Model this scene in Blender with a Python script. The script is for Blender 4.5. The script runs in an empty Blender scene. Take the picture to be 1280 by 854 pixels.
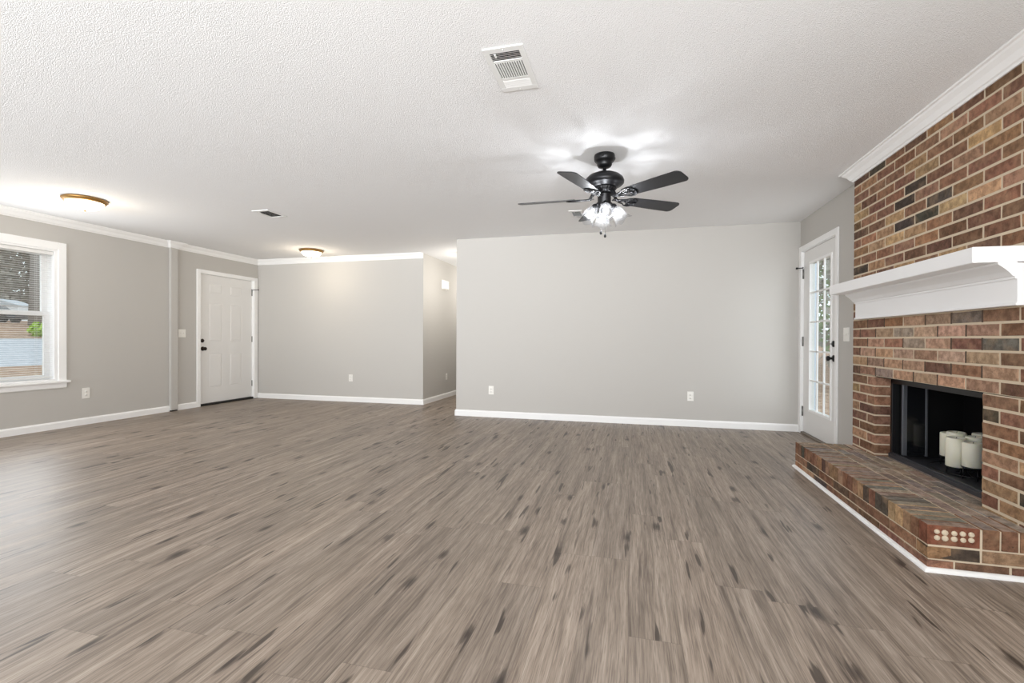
import bpy, bmesh, math, random
from mathutils import Vector, Matrix
S = bpy.context.scene
COL = S.collection
PI = math.pi
RNG = random.Random(7)

# ------------------------------------------------------------------ camera, world, lights, exposure
cam_d = bpy.data.cameras.new('camera'); cam = bpy.data.objects.new('camera', cam_d); COL.objects.link(cam)
YAW, PIT, ROL = 0.25227, -0.0055, 0.0041
_F = Vector((-math.sin(YAW)*math.cos(PIT), math.cos(YAW)*math.cos(PIT), math.sin(PIT)))
_R = Vector((math.cos(YAW), math.sin(YAW), 0)); _U = _R.cross(_F)
_R2 = _R*math.cos(ROL) + _U*math.sin(ROL); _U2 = -_R*math.sin(ROL) + _U*math.cos(ROL)
_m = Matrix((( _R2.x, _U2.x, -_F.x, 0), (_R2.y, _U2.y, -_F.y, 0), (_R2.z, _U2.z, -_F.z, 1.065), (0, 0, 0, 1)))
cam.matrix_world = _m
cam_d.sensor_width = 36; cam_d.lens = 586.55/1280*36; cam_d.clip_start = 0.05; cam_d.clip_end = 500
S.camera = cam
S.view_settings.view_transform = 'Standard'; S.view_settings.look = 'None'
S.view_settings.gamma = 1; S.view_settings.use_curve_mapping = False
S.view_settings.exposure = -0.22
try:
    S.cycles.max_bounces = 10; S.cycles.diffuse_bounces = 6; S.cycles.glossy_bounces = 4
    S.cycles.transparent_max_bounces = 16; S.cycles.caustics_reflective = False; S.cycles.caustics_refractive = False
    S.cycles.sample_clamp_indirect = 6
except Exception: pass

W = bpy.data.worlds.new('world'); S.world = W; W.use_nodes = True
bg = W.node_tree.nodes['Background']; bg.inputs[0].default_value = (0.86, 0.93, 1.0, 1); bg.inputs[1].default_value = 2.0

def area(name, loc, direction, sx, sy, power, color, spread=180):
    d = bpy.data.lights.new(name, 'AREA'); d.spread = math.radians(spread); d.shape = 'RECTANGLE'; d.size = sx; d.size_y = sy; d.energy = power; d.color = color
    o = bpy.data.objects.new(name, d); COL.objects.link(o); o.location = loc
    o.rotation_euler = Vector(direction).to_track_quat('-Z', 'Y').to_euler(); return o
# added fill lamps behind the camera; daylight through the window and glass door in view
area('rear_added_fill', (-2.3, -2.05, 1.35), (0, 1, 0.02), 7.0, 2.0, 84, (0.93, 0.965, 1.0))  # added broad fill for the whole room
area('rear_added_far_fill', (-2.3, -2.04, 1.1), (-0.05, 1, 0.26), 7.0, 1.4, 120, (0.95, 0.975, 1.0), 70)  # added narrower fill aimed at the far ceiling and walls
area('right_added_fill', (1.84, -0.7, 1.45), (-1, 0.55, 0.10), 1.8, 1.3, 150, (1.0, 0.985, 0.97))  # added fill for the left wall; the right wall is solid here
area('left_window_daylight', (-6.42, 3.45, 1.3), (1, 0, 0.05), 0.9, 1.4, 24, (0.92, 0.96, 1.0))
area('glass_door_daylight', (1.84, 5.55, 1.1), (-1, -0.1, 0), 0.6, 1.6, 5, (0.93, 0.97, 1.0))

# ------------------------------------------------------------------ materials
def s(r, g, b):
    f = lambda c: (c/255/12.92) if c/255 <= 0.04045 else ((c/255+0.055)/1.055)**2.4
    return (f(r), f(g), f(b), 1)
class NT:
    def __init__(self, name):
        self.m = bpy.data.materials.new(name); self.m.use_nodes = True
        self.t = self.m.node_tree; self.p = self.t.nodes['Principled BSDF']
    def n(self, kind, **kw):
        x = self.t.nodes.new(kind)
        for k, v in kw.items(): setattr(x, k, v)
        return x
    def l(self, a, b): self.t.links.new(a, b)
    def val(self, x, sock):
        if isinstance(x, (int, float)): sock.default_value = x
        elif isinstance(x, tuple): sock.default_value = x
        else: self.l(x, sock)
    def math(self, op, a, b=0.0, c=0.0):
        x = self.n('ShaderNodeMath', operation=op)
        self.val(a, x.inputs[0]); self.val(b, x.inputs[1]); self.val(c, x.inputs[2]); return x.outputs[0]
    def mix(self, fac, a, b, mode='MIX'):
        x = self.n('ShaderNodeMix', data_type='RGBA', blend_type=mode)
        self.val(fac, x.inputs[0]); self.val(a, x.inputs[6]); self.val(b, x.inputs[7]); return x.outputs[2]
    def ramp(self, fac, stops):
        x = self.n('ShaderNodeValToRGB'); e = x.color_ramp.elements
        while len(e) < len(stops): e.new(0.5)
        for i, (p, c) in enumerate(stops): e[i].position = p; e[i].color = c
        self.val(fac, x.inputs[0]); return x.outputs[0]
    def noise(self, vec, scale, detail=2, rough=0.5, dist=0.0):
        x = self.n('ShaderNodeTexNoise'); x.inputs['Scale'].default_value = scale; x.inputs['Detail'].default_value = detail
        x.inputs['Roughness'].default_value = rough; x.inputs['Distortion'].default_value = dist
        if vec is not None: self.l(vec, x.inputs['Vector'])
        return x.outputs[0]
    def comb(self, x, y, z=0.0):
        c = self.n('ShaderNodeCombineXYZ'); self.val(x, c.inputs[0]); self.val(y, c.inputs[1]); self.val(z, c.inputs[2]); return c.outputs[0]
    def pos(self):
        g = self.n('ShaderNodeNewGeometry'); return g.outputs['Position']
    def bump(self, h, strength, dist):
        b = self.n('ShaderNodeBump'); b.inputs['Strength'].default_value = strength; b.inputs['Distance'].default_value = dist
        self.l(h, b.inputs['Height']); self.l(b.outputs[0], self.p.inputs['Normal'])
    def set(self, color=None, rough=None, metal=None, spec=None, trans=None, alpha=None, emit=None, estr=None):
        p = self.p.inputs
        if color is not None: self.val(color, p['Base Color'])
        if rough is not None: self.val(rough, p['Roughness'])
        if metal is not None: self.val(metal, p['Metallic'])
        if spec is not None: self.val(spec, p['Specular IOR Level'])
        if trans is not None: self.val(trans, p['Transmission Weight'])
        if alpha is not None: self.val(alpha, p['Alpha'])
        if emit is not None: self.val(emit, p['Emission Color'])
        if estr is not None: self.val(estr, p['Emission Strength'])
        return self.m
def simple(name, color, rough=0.5, metal=0.0, spec=0.5, mottled=0.0, scale=30, bump=0.0):
    k = NT(name)
    if mottled or bump:
        h = k.noise(k.pos(), scale, 4, 0.6)
        c = k.mix(k.math('MULTIPLY', h, mottled), color, tuple(x*0.6 for x in color[:3]) + (1,))
        if bump: k.bump(h, bump, 0.003)
        return k.set(c, rough, metal, spec)
    return k.set(color, rough, metal, spec)

M_WALL = simple('painted_wall', s(197, 194, 189), 0.75, 0, 0.25, 0.06, 220, 0.12)
M_TRIM = simple('white_trim_paint', s(250, 250, 249), 0.35, 0, 0.4, 0.02, 60)
M_DOOR = simple('white_door_paint', s(236, 235, 233), 0.4, 0, 0.4, 0.02, 60)
M_MANTEL = simple('white_mantel_paint', s(244, 244, 244), 0.4, 0, 0.4, 0.03, 14)
M_PLASTIC = simple('white_plastic', s(240, 238, 232), 0.35, 0, 0.5)
M_SLOT = simple('dark_slot', s(60, 58, 55), 0.6)
M_BLACK = simple('black_metal', s(26, 26, 28), 0.38, 0.4, 0.5, 0.1, 60)
M_STEEL = simple('hinge_steel', s(150, 148, 145), 0.4, 0.9)
M_BRONZE = simple('oil_rubbed_bronze', s(52, 42, 36), 0.35, 0.8)
M_BRASS = simple('antique_brass', s(160, 124, 72), 0.38, 0.75, 0.5)
M_GAP = simple('threshold_rubber', s(24, 22, 20), 0.7)
M_ALU = simple('threshold_aluminium', s(140, 130, 118), 0.45, 0.6)
M_VENT = simple('vent_enamel', s(232, 232, 230), 0.45)
M_DUCT = simple('duct_interior', s(18, 18, 18), 0.9)
M_BLIND = simple('blind_vinyl', s(236, 236, 234), 0.5)
M_VINYL = simple('window_vinyl', s(244, 244, 244), 0.4)
M_CANDLE = None
def mk_candle():
    k = NT('ivory_wax'); k.set(s(243, 240, 222), 0.5, 0, 0.4)
    k.p.inputs['Subsurface Weight'].default_value = 0.25; k.p.inputs['Subsurface Radius'].default_value = (0.02, 0.015, 0.008)
    k.p.inputs['Subsurface Scale'].default_value = 0.5
    return k.m
M_CANDLE = mk_candle()
M_WICK = simple('wick', s(90, 84, 76), 0.9)

def mk_ceiling():
    k = NT('popcorn_ceiling'); p = k.pos()
    v = k.n('ShaderNodeTexVoronoi'); v.inputs['Scale'].default_value = 190; k.l(p, v.inputs['Vector'])
    n1 = k.noise(p, 260, 2, 0.6); n2 = k.noise(p, 110, 1, 0.5)
    h = k.math('ADD', k.math('SUBTRACT', n1, k.math('MULTIPLY', v.outputs['Distance'], 0.7)), k.math('MULTIPLY', n2, 0.6))
    k.bump(h, 0.42, 0.008)
    c = k.mix(k.math('MULTIPLY', n1, 0.16), s(243, 243, 243), s(200, 200, 200))
    return k.set(c, 0.9, 0, 0.15)
M_CEIL = mk_ceiling()

def mk_floor():
    k = NT('vinyl_plank_floor'); p = k.pos()
    sep = k.n('ShaderNodeSeparateXYZ'); k.l(p, sep.inputs[0]); x, y = sep.outputs[0], sep.outputs[1]
    PW, PL = 0.182, 1.22
    xs = k.math('DIVIDE', k.math('ADD', x, 20.03), PW); row = k.math('FLOOR', xs)
    w1 = k.n('ShaderNodeTexWhiteNoise', noise_dimensions='1D'); k.l(row, w1.inputs['W'])
    ys = k.math('ADD', k.math('DIVIDE', k.math('ADD', y, 20.0), PL), k.math('MULTIPLY', w1.outputs['Value'], 7.0)); col = k.math('FLOOR', ys)
    w2 = k.n('ShaderNodeTexWhiteNoise', noise_dimensions='2D'); k.l(k.comb(row, col), w2.inputs['Vector'])
    idv = w2.outputs['Value']
    off = k.math('MULTIPLY', idv, 63.0)
    warp = k.math('MULTIPLY', k.math('SUBTRACT', k.noise(k.comb(k.math('MULTIPLY', x, 6.0), k.math('MULTIPLY', y, 1.8), off), 1.0, 2), 0.5), 0.030)
    xw = k.math('ADD', x, warp)
    g1 = k.noise(k.comb(k.math('MULTIPLY', xw, 19.0), k.math('MULTIPLY', y, 0.75), off), 1.0, 5, 0.6)
    g2 = k.noise(k.comb(k.math('MULTIPLY', xw, 210.0), k.math('MULTIPLY', y, 6.0), off), 1.0, 3, 0.65)
    g3 = k.noise(k.comb(k.math('MULTIPLY', xw, 66.0), k.math('MULTIPLY', y, 1.6), off), 1.0, 3, 0.6)
    grain = k.math('ADD', k.math('ADD', k.math('MULTIPLY', g1, 0.40), k.math('MULTIPLY', g3, 0.30)), k.math('MULTIPLY', g2, 0.30))
    GRAIN = grain
    c = k.ramp(grain, [(0.36, s(90, 79, 70)), (0.44, s(126, 113, 101)), (0.52, s(150, 136, 123)), (0.63, s(178, 164, 151))])
    tone = k.ramp(idv, [(0.0, (0.90, 0.90, 0.90, 1)), (0.5, (0.98, 0.98, 0.97, 1)), (1.0, (1.06, 1.05, 1.04, 1))])
    c = k.mix(1.0, c, tone, 'MULTIPLY')
    # long dark mineral streaks and short cracks
    st = k.noise(k.comb(k.math('MULTIPLY', xw, 38.0), k.math('MULTIPLY', y, 2.0), k.math('ADD', off, 11.0)), 1.0, 3, 0.55)
    stm = k.ramp(st, [(0.59, (0, 0, 0, 1)), (0.71, (1, 1, 1, 1))])
    c = k.mix(k.math('MULTIPLY', stm, 0.62), c, s(76, 64, 56))
    cr = k.noise(k.comb(k.math('MULTIPLY', xw, 21.0), k.math('MULTIPLY', y, 2.2), k.math('ADD', off, 29.0)), 1.0, 2, 0.5)
    crm = k.ramp(k.math('ADD', cr, k.math('MULTIPLY', k.math('SUBTRACT', g3, 0.5), 0.16)), [(0.665, (0, 0, 0, 1)), (0.70, (1, 1, 1, 1))])
    c = k.mix(k.math('MULTIPLY', crm, 0.85), c, s(50, 41, 35))
    po = k.noise(k.comb(k.math('MULTIPLY', xw, 330.0), k.math('MULTIPLY', y, 9.0), off), 1.0, 2, 0.5)
    c = k.mix(k.math('MULTIPLY', k.ramp(po, [(0.54, (0, 0, 0, 1)), (0.64, (1, 1, 1, 1))]), 0.45), c, s(92, 80, 70))
    # knots with rings
    v = k.n('ShaderNodeTexVoronoi', voronoi_dimensions='2D'); v.inputs['Scale'].default_value = 1.0; v.inputs['Randomness'].default_value = 1.0
    k.l(k.comb(k.math('MULTIPLY', xw, 5.6), k.math('ADD', k.math('MULTIPLY', y, 2.1), k.math('MULTIPLY', row, 3.37))), v.inputs['Vector'])
    vs = k.n('ShaderNodeSeparateColor'); k.l(v.outputs['Color'], vs.inputs[0])
    gate = k.math('GREATER_THAN', vs.outputs[0], 0.68)
    dn = k.math('ADD', v.outputs['Distance'], k.math('MULTIPLY', k.math('SUBTRACT', g3, 0.5), 0.30))
    ring = k.math('MULTIPLY', k.math('ADD', k.math('SINE', k.math('MULTIPLY', dn, 85.0)), 0.4), k.math('MULTIPLY', k.ramp(dn, [(0.06, (1, 1, 1, 1)), (0.36, (0, 0, 0, 1))]), gate))
    c = k.mix(k.math('MULTIPLY', k.math('MAXIMUM', ring, 0.0), 0.30), c, s(98, 84, 74))
    km = k.math('MULTIPLY', k.ramp(dn, [(0.02, (1, 1, 1, 1)), (0.08, (0.7, 0.7, 0.7, 1)), (0.16, (0, 0, 0, 1))]), gate)
    c = k.mix(k.math('MULTIPLY', km, 0.88), c, s(48, 39, 34))
    # seams
    fx = k.math('FRACT', xs); fy = k.math('FRACT', ys)
    ex = k.math('MINIMUM', fx, k.math('SUBTRACT', 1.0, fx)); ey = k.math('MINIMUM', fy, k.math('SUBTRACT', 1.0, fy))
    seam = k.math('MAXIMUM', k.math('LESS_THAN', ex, 0.007), k.math('LESS_THAN', ey, 0.0012))
    c = k.mix(k.math('MULTIPLY', seam, 0.30), c, s(70, 60, 52))
    h = k.math('SUBTRACT', k.math('MULTIPLY', grain, 0.5), k.math('MULTIPLY', seam, 0.6))
    k.bump(h, 0.18, 0.002)
    return k.set(c, k.math('ADD', 0.34, k.math('MULTIPLY', g1, 0.16)), 0, 0.45)
M_FLOOR = mk_floor()

def mk_brick():
    k = NT('fired_brick'); a = k.n('ShaderNodeVertexColor'); a.layer_name = 'brick_colour'; p = k.pos()
    n1 = k.noise(p, 26, 5, 0.65); n2 = k.noise(p, 120, 3, 0.7); n3 = k.noise(p, 9, 3, 0.6)
    c = k.mix(k.ramp(n1, [(0.40, (0, 0, 0, 1)), (0.60, (1, 1, 1, 1))]), a.outputs[0], k.mix(1.0, a.outputs[0], (0.56, 0.54, 0.52, 1), 'MULTIPLY'))
    c = k.mix(k.ramp(n3, [(0.52, (0, 0, 0, 1)), (0.72, (0.4, 0.4, 0.4, 1))]), c, s(172, 142, 112))
    c = k.mix(k.ramp(n2, [(0.62, (0, 0, 0, 1)), (0.72, (0.8, 0.8, 0.8, 1))]), c, s(52, 45, 40))
    k.bump(k.math('ADD', n2, k.math('MULTIPLY', n1, 1.2)), 0.55, 0.004)
    return k.set(c, 0.82, 0, 0.3)
M_BRICK = mk_brick()
M_MORTAR = simple('lime_mortar', s(212, 196, 172), 0.9, 0, 0.2, 0.2, 70, 0.5)
M_SOOTMORTAR = simple('sooty_mortar', s(92, 78, 68), 0.9, 0, 0.2, 0.35, 70, 0.5)
M_FIREBOX = simple('blackened_steel', s(20, 20, 21), 0.55, 0.2, 0.4, 0.3, 12)
M_TRACK = simple('graphite_steel_track', s(74, 75, 80), 0.45, 0.5, 0.5, 0.2, 20)
M_STILE = simple('grey_door_stile', s(112, 114, 120), 0.4, 0.6, 0.5)
M_SMOKE = simple('smoked_glass', s(22, 23, 26), 0.12, 0, 0.6)

def mk_glass(name, tint, rough=0.0, mixf=0.93):
    k = NT(name); t = k.n('ShaderNodeBsdfTransparent'); t.inputs[0].default_value = tint
    g = k.n('ShaderNodeBsdfGlossy'); g.inputs['Roughness'].default_value = rough
    m = k.n('ShaderNodeMixShader'); m.inputs[0].default_value = mixf
    k.l(g.outputs[0], m.inputs[1]); k.l(t.outputs[0], m.inputs[2]); k.l(m.outputs[0], k.t.nodes['Material Output'].inputs[0]); return k.m
M_PANE = mk_glass('window_pane', (0.96, 0.98, 0.97, 1))
def mk_shade():
    k = NT('ribbed_clear_glass'); t = k.n('ShaderNodeBsdfTransparent'); t.inputs[0].default_value = (0.80, 0.81, 0.83, 1)
    g = k.n('ShaderNodeBsdfGlossy'); g.inputs['Roughness'].default_value = 0.12
    d = k.n('ShaderNodeBsdfTranslucent'); d.inputs[0].default_value = (0.9, 0.9, 0.9, 1)
    lw = k.n('ShaderNodeLayerWeight'); lw.inputs[0].default_value = 0.45
    m1 = k.n('ShaderNodeMixShader'); m1.inputs[0].default_value = 0.02; k.l(t.outputs[0], m1.inputs[1]); k.l(d.outputs[0], m1.inputs[2])
    m2 = k.n('ShaderNodeMixShader'); k.l(k.math('MULTIPLY', lw.outputs['Facing'], 0.35), m2.inputs[0]); k.l(m1.outputs[0], m2.inputs[1]); k.l(g.outputs[0], m2.inputs[2])
    k.l(m2.outputs[0], k.t.nodes['Material Output'].inputs[0]); return k.m
M_SHADE = mk_shade()
def mk_emit(name, col, st, base=(0.9, 0.9, 0.88, 1)):
    k = NT(name); return k.set(base, 0.4, 0, 0.4, emit=col, estr=st)
def mk_bulb():
    k = NT('lit_bulb'); t = k.n('ShaderNodeBsdfTransparent'); e = k.n('ShaderNodeEmission'); e.inputs[0].default_value = (0.97, 0.98, 1.0, 1); e.inputs[1].default_value = 3.5
    m = k.n('ShaderNodeMixShader'); m.inputs[0].default_value = 0.3; k.l(t.outputs[0], m.inputs[1]); k.l(e.outputs[0], m.inputs[2]); k.l(m.outputs[0], k.t.nodes['Material Output'].inputs[0]); return k.m
M_BULB = mk_bulb()
M_DOME = mk_emit('lit_alabaster_glass', (1.0, 0.88, 0.66, 1), 3.2)
M_BLADE = simple('black_satin_blade', s(34, 35, 39), 0.42, 0, 0.6, 0.25, 25)

# ------------------------------------------------------------------ geometry helpers
def B(): return bmesh.new()
def add_box(bm, x0, x1, y0, y1, z0, z1, mi=0):
    v = [bm.verts.new((x, y, z)) for x in (x0, x1) for y in (y0, y1) for z in (z0, z1)]
    fs = []
    for q in ((0,1,3,2), (4,6,7,5), (0,4,5,1), (2,3,7,6), (0,2,6,4), (1,5,7,3)):
        f = bm.faces.new([v[i] for i in q]); f.material_index = mi; fs.append(f)
    return fs
def frame_of(axis):
    a = Vector(axis).normalized(); t = Vector((0, 0, 1)) if abs(a.z) < 0.9 else Vector((1, 0, 0))
    u = t.cross(a).normalized(); return a, u, a.cross(u)
def add_lathe(bm, prof, org=(0,0,0), axis=(0,0,1), seg=32, mi=0, ruffle=None, smooth=True):
    """prof: list of (radius, height along axis)"""
    a, u, w = frame_of(axis); o = Vector(org); rings = []
    for i, (r, h) in enumerate(prof):
        if r <= 1e-6: rings.append([bm.verts.new(o + a*h)]); continue
        ring = []
        for j in range(seg):
            t = 2*PI*j/seg; rr = r; hh = h
            if ruffle: rr, hh = ruffle(i, r, h, t)
            ring.append(bm.verts.new(o + a*hh + (u*math.cos(t) + w*math.sin(t))*rr))
        rings.append(ring)
    for p, q in zip(rings, rings[1:]):
        for j in range(seg):
            j2 = (j+1) % seg
            if len(p) == 1 and len(q) == 1: break
            if len(p) == 1: f = bm.faces.new((p[0], q[j2], q[j]))
            elif len(q) == 1: f = bm.faces.new((p[j], p[j2], q[0]))
            else: f = bm.faces.new((p[j], p[j2], q[j2], q[j]))
            f.smooth = smooth; f.material_index = mi
def add_tube(bm, pts, r, seg=8, mi=0, cap=True, closed=False):
    pts = [Vector(p) for p in pts]; n = len(pts); rings = []
    rad = r if isinstance(r, (list, tuple)) else [r]*n
    up = None
    for i, p in enumerate(pts):
        d = (pts[(i+1) % n] - pts[i-1]) if (closed or 0 < i < n-1) else (pts[1]-pts[0] if i == 0 else pts[-1]-pts[-2])
        d.normalize()
        if up is None: up = frame_of(d)[1]
        up = (up - d*up.dot(d)).normalized(); w = d.cross(up)
        rings.append([bm.verts.new(p + (up*math.cos(2*PI*j/seg) + w*math.sin(2*PI*j/seg))*rad[i]) for j in range(seg)])
    prs = list(zip(rings, rings[1:])) + ([(rings[-1], rings[0])] if closed else [])
    for a, b in prs:
        for j in range(seg):
            f = bm.faces.new((a[j], a[(j+1) % seg], b[(j+1) % seg], b[j])); f.smooth = True; f.material_index = mi
    if cap and not closed:
        for rg, rev in ((rings[0], True), (rings[-1], False)):
            f = bm.faces.new(rg[::-1] if rev else rg); f.material_index = mi
def add_prism(bm, poly, z0, z1, mat=None, mi=0):
    """poly: list of (x, y); extruded z0..z1, optional Matrix"""
    mt = mat or Matrix(); a = [bm.verts.new(mt @ Vector((x, y, z0))) for x, y in poly]; b = [bm.verts.new(mt @ Vector((x, y, z1))) for x, y in poly]
    fs = [bm.faces.new(a[::-1]), bm.faces.new(b)]
    for i in range(len(a)):
        j = (i+1) % len(a); fs.append(bm.faces.new((a[i], a[j], b[j], b[i])))
    for f in fs: f.material_index = mi
    return fs
def add_sweep(bm, path, prof, start=None, end=None, mi=0):
    """sweep profile [(distance to the LEFT of the path, z)] along an XY path with mitred corners"""
    P = [Vector((x, y, 0)) for x, y in path]; rings = []
    for i, p in enumerate(P):
        dirs = []
        if i > 0: dirs.append((P[i]-P[i-1]).normalized())
        if i < len(P)-1: dirs.append((P[i+1]-P[i]).normalized())
        ns = [Vector((-d.y, d.x, 0)) for d in dirs]
        if len(ns) == 2: m = ns[0]+ns[1]; m = m/(1+ns[0].dot(ns[1]))
        else: m = ns[0]
        if i == 0 and start: m = ns[0] + dirs[0]*start
        if i == len(P)-1 and end: m = ns[0] + dirs[0]*end
        rings.append([bm.verts.new(p + m*d + Vector((0, 0, z))) for d, z in prof])
    n = len(prof)
    for a, b in zip(rings, rings[1:]):
        for j in range(n):
            f = bm.faces.new((a[j], b[j], b[(j+1) % n], a[(j+1) % n])); f.material_index = mi
    bm.faces.new(rings[0]); bm.faces.new(rings[-1][::-1])

def obj(name, bm, mats, parent=None, loc=(0,0,0), bevel=0.0, seg=2, rot=None):
    bmesh.ops.recalc_face_normals(bm, faces=bm.faces[:])
    me = bpy.data.meshes.new(name); bm.to_mesh(me); bm.free()
    for m in (mats if isinstance(mats, (list, tuple)) else [mats]): me.materials.append(m)
    o = bpy.data.objects.new(name, me); COL.objects.link(o); o.location = loc
    if rot: o.rotation_euler = rot
    if parent: o.parent = parent
    if bevel:
        b = o.modifiers.new('bevel', 'BEVEL'); b.width = bevel; b.segments = seg; b.limit_method = 'ANGLE'; b.angle_limit = math.radians(40)
    return o
def tag(o, label, cat, group=None, kind=None):
    o['label'] = label; o['category'] = cat
    if group: o['group'] = group
    if kind: o['kind'] = kind
    return o
def thing(name, label, cat, loc=(0,0,0), rotz=0, group=None, kind=None):
    o = bpy.data.objects.new(name, None); COL.objects.link(o); o.location = loc; o.rotation_euler = (0, 0, rotz); o.empty_display_size = 0.1
    return tag(o, label, cat, group, kind)
def struct(name, bm, m, label, cat, **kw): return tag(obj(name, bm, m, **kw), label, cat, kind='structure')
def dup(root, loc, rotz, label=None):
    r = root.copy(); COL.objects.link(r); r.location = loc; r.rotation_euler = (0, 0, rotz)
    if label: r['label'] = label
    for ch in list(root.children):
        c = ch.copy(); COL.objects.link(c); c.parent = r
        for g in list(ch.children):
            d = g.copy(); COL.objects.link(d); d.parent = c
    return r

# ------------------------------------------------------------------ room shell
XL, XR, YB, YF, XE, XH, H = -6.46, 1.877, 6.112, 6.952, -2.372, -3.269, 2.44
YR, YHE = -2.2, 10.4
bm = B(); add_box(bm, XL-.14, XR+.14, YR-.14, YB+.01, -.12, 0); add_box(bm, XL-.14, XE, YB+.01, YF+.12, -.12, 0); add_box(bm, XH-.12, XE+.12, YF+.12, YHE+.12, -.12, 0)
struct('floor', bm, M_FLOOR, 'taupe wood-look vinyl plank floor with dark knots', 'floor')
bm = B(); add_box(bm, XL-.14, XR+.14, YR-.14, YB+.12, H, H+.12); add_box(bm, XL-.14, XE, YB+.12, YF+.12, H, H+.12); add_box(bm, XH-.12, XE+.12, YF+.12, YHE+.12, H, H+.12)
struct('ceiling', bm, M_CEIL, 'white popcorn textured ceiling', 'ceiling')
# left wall: window opening y 2.98..3.954 z .56..2.07, door opening y 5.785..6.87 z 0..2.075
WY0, WY1, WZ0, WZ1 = 2.98, 3.954, 0.56, 2.07
DY0, DY1, DZ = 5.785, 6.872, 2.078
bm = B()
for y0, y1, z0, z1 in ((YR, WY0, 0, H), (WY0, WY1, 0, WZ0), (WY0, WY1, WZ1, H), (WY1, DY0, 0, H), (DY0, DY1, DZ, H), (DY1, YF+.12, 0, H)):
    add_box(bm, XL-.13, XL, y0, y1, z0, z1)
struct('wall_left', bm, M_WALL, 'greige painted wall holding the window and front door', 'wall')
bm = B(); add_box(bm, XL, XH, YF, YF+.12, 0, H); struct('wall_far', bm, M_WALL, 'greige painted wall right of the front door', 'wall')
bm = B(); add_box(bm, XH-.12, XH, YF+.12, YHE, 0, H); struct('wall_hall', bm, M_WALL, 'pale greige hallway wall running away beside the entry', 'wall')
bm = B(); add_box(bm, XH-.12, XE+.12, YHE, YHE+.12, 0, H); struct('wall_hall_end', bm, M_WALL, 'end wall of the hallway hidden behind the grey wall', 'wall')
bm = B(); add_box(bm, XE, XR+.13, YB, YB+.12, 0, H); struct('wall_back', bm, M_WALL, 'wide plain greige wall behind the ceiling fan', 'wall')
bm = B(); add_box(bm, XE, XE+.12, YB+.12, YHE, 0, H); struct('wall_hall_right', bm, M_WALL, 'hallway side of the wide plain wall', 'wall')
# right wall with the glass door opening
GY0, GY1, GZ = 5.085, 6.055, 2.085
bm = B()
for y0, y1, z0, z1 in ((YR, GY0, 0, H), (GY0, GY1, GZ, H), (GY1, YB, 0, H)): add_box(bm, XR, XR+.13, y0, y1, z0, z1)
# hole for the firebox: keep wall solid except behind the opening
bm.free(); bm = B()
for y0, y1, z0, z1 in ((YR, 2.85, 0, H), (2.85, 4.12, .9, H), (4.12, GY0, 0, H), (GY0, GY1, GZ, H), (GY1, YB, 0, H)): add_box(bm, XR, XR+.13, y0, y1, z0, z1)
struct('wall_right', bm, M_WALL, 'greige wall around the glass door behind the brick chimney', 'wall')
bm = B()
for x0, x1, z0, z1 in ((XL, -5.9, 0, H), (1.3, XR, 0, H), (-5.9, 1.3, 2.37, H), (-5.9, 1.3, 0, .3)): add_box(bm, x0, x1, YR-.12, YR, z0, z1)  # wide opening added to let light in from behind
struct('wall_rear', bm, M_WALL, 'wall behind the camera with a wide opening added for light', 'wall')

# pilaster trim on left wall
bm = B(); add_box(bm, XL, XL+.045, 5.299, 5.403, .018, H); struct('trim_1', bm, M_WALL, 'narrow greige pilaster strip between window wall and front door', 'trim', bevel=.003)
bm = B(); add_box(bm, XL, XL+.04, 5.303, 5.399, 0, .018); struct('trim_2', bm, M_GAP, 'dark gap block under the narrow pilaster strip', 'trim')

BASE = [(0, 0), (.016, 0), (.016, .066), (.011, .078), (.006, .084), (0, .084)]
def flip(p): return [(-d, z) for d, z in p]
def base(name, path, label, **kw):
    bm = B(); add_sweep(bm, path, BASE, **kw); struct(name, bm, M_TRIM, label, 'baseboard')
# paths run so the room is on the left of the path direction
base('baseboard_left', [(XL, 5.299), (XL, YR)], 'white baseboard along the window wall')
base('baseboard_entry', [(XL, 5.735), (XL, 5.403)], 'short white baseboard between pilaster strip and front door')
base('baseboard_far', [(XH, YHE), (XH, YF), (XL+.002, YF)], 'white baseboard along the entry wall and around its hallway corner')
base('baseboard_back', [(XR-.001, YB), (XE, YB), (XE, YHE)], 'white baseboard along the wide plain wall')
base('baseboard_right', [(XR, 4.42), (XR, 5.045)], 'short white baseboard between brick chimney and glass door')
c = .085
CROWN = [(0, H-c), (.008, H-c), (.014, H-c+.012), (.022, H-c+.016), (.040, H-.040), (.062, H-.022), (.068, H-.012), (c-.004, H-.010), (c-.002, H), (0, H)]
bm = B(); add_sweep(bm, [(XH-.0, YF), (XL, YF), (XL, 5.403), (XL+.045, 5.403), (XL+.045, 5.299), (XL, 5.299), (XL, YR)], [(d, z-.0005) for d, z in CROWN])
struct('trim_3', bm, M_TRIM, 'white crown moulding around the window wall and entry wall', 'trim')

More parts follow.
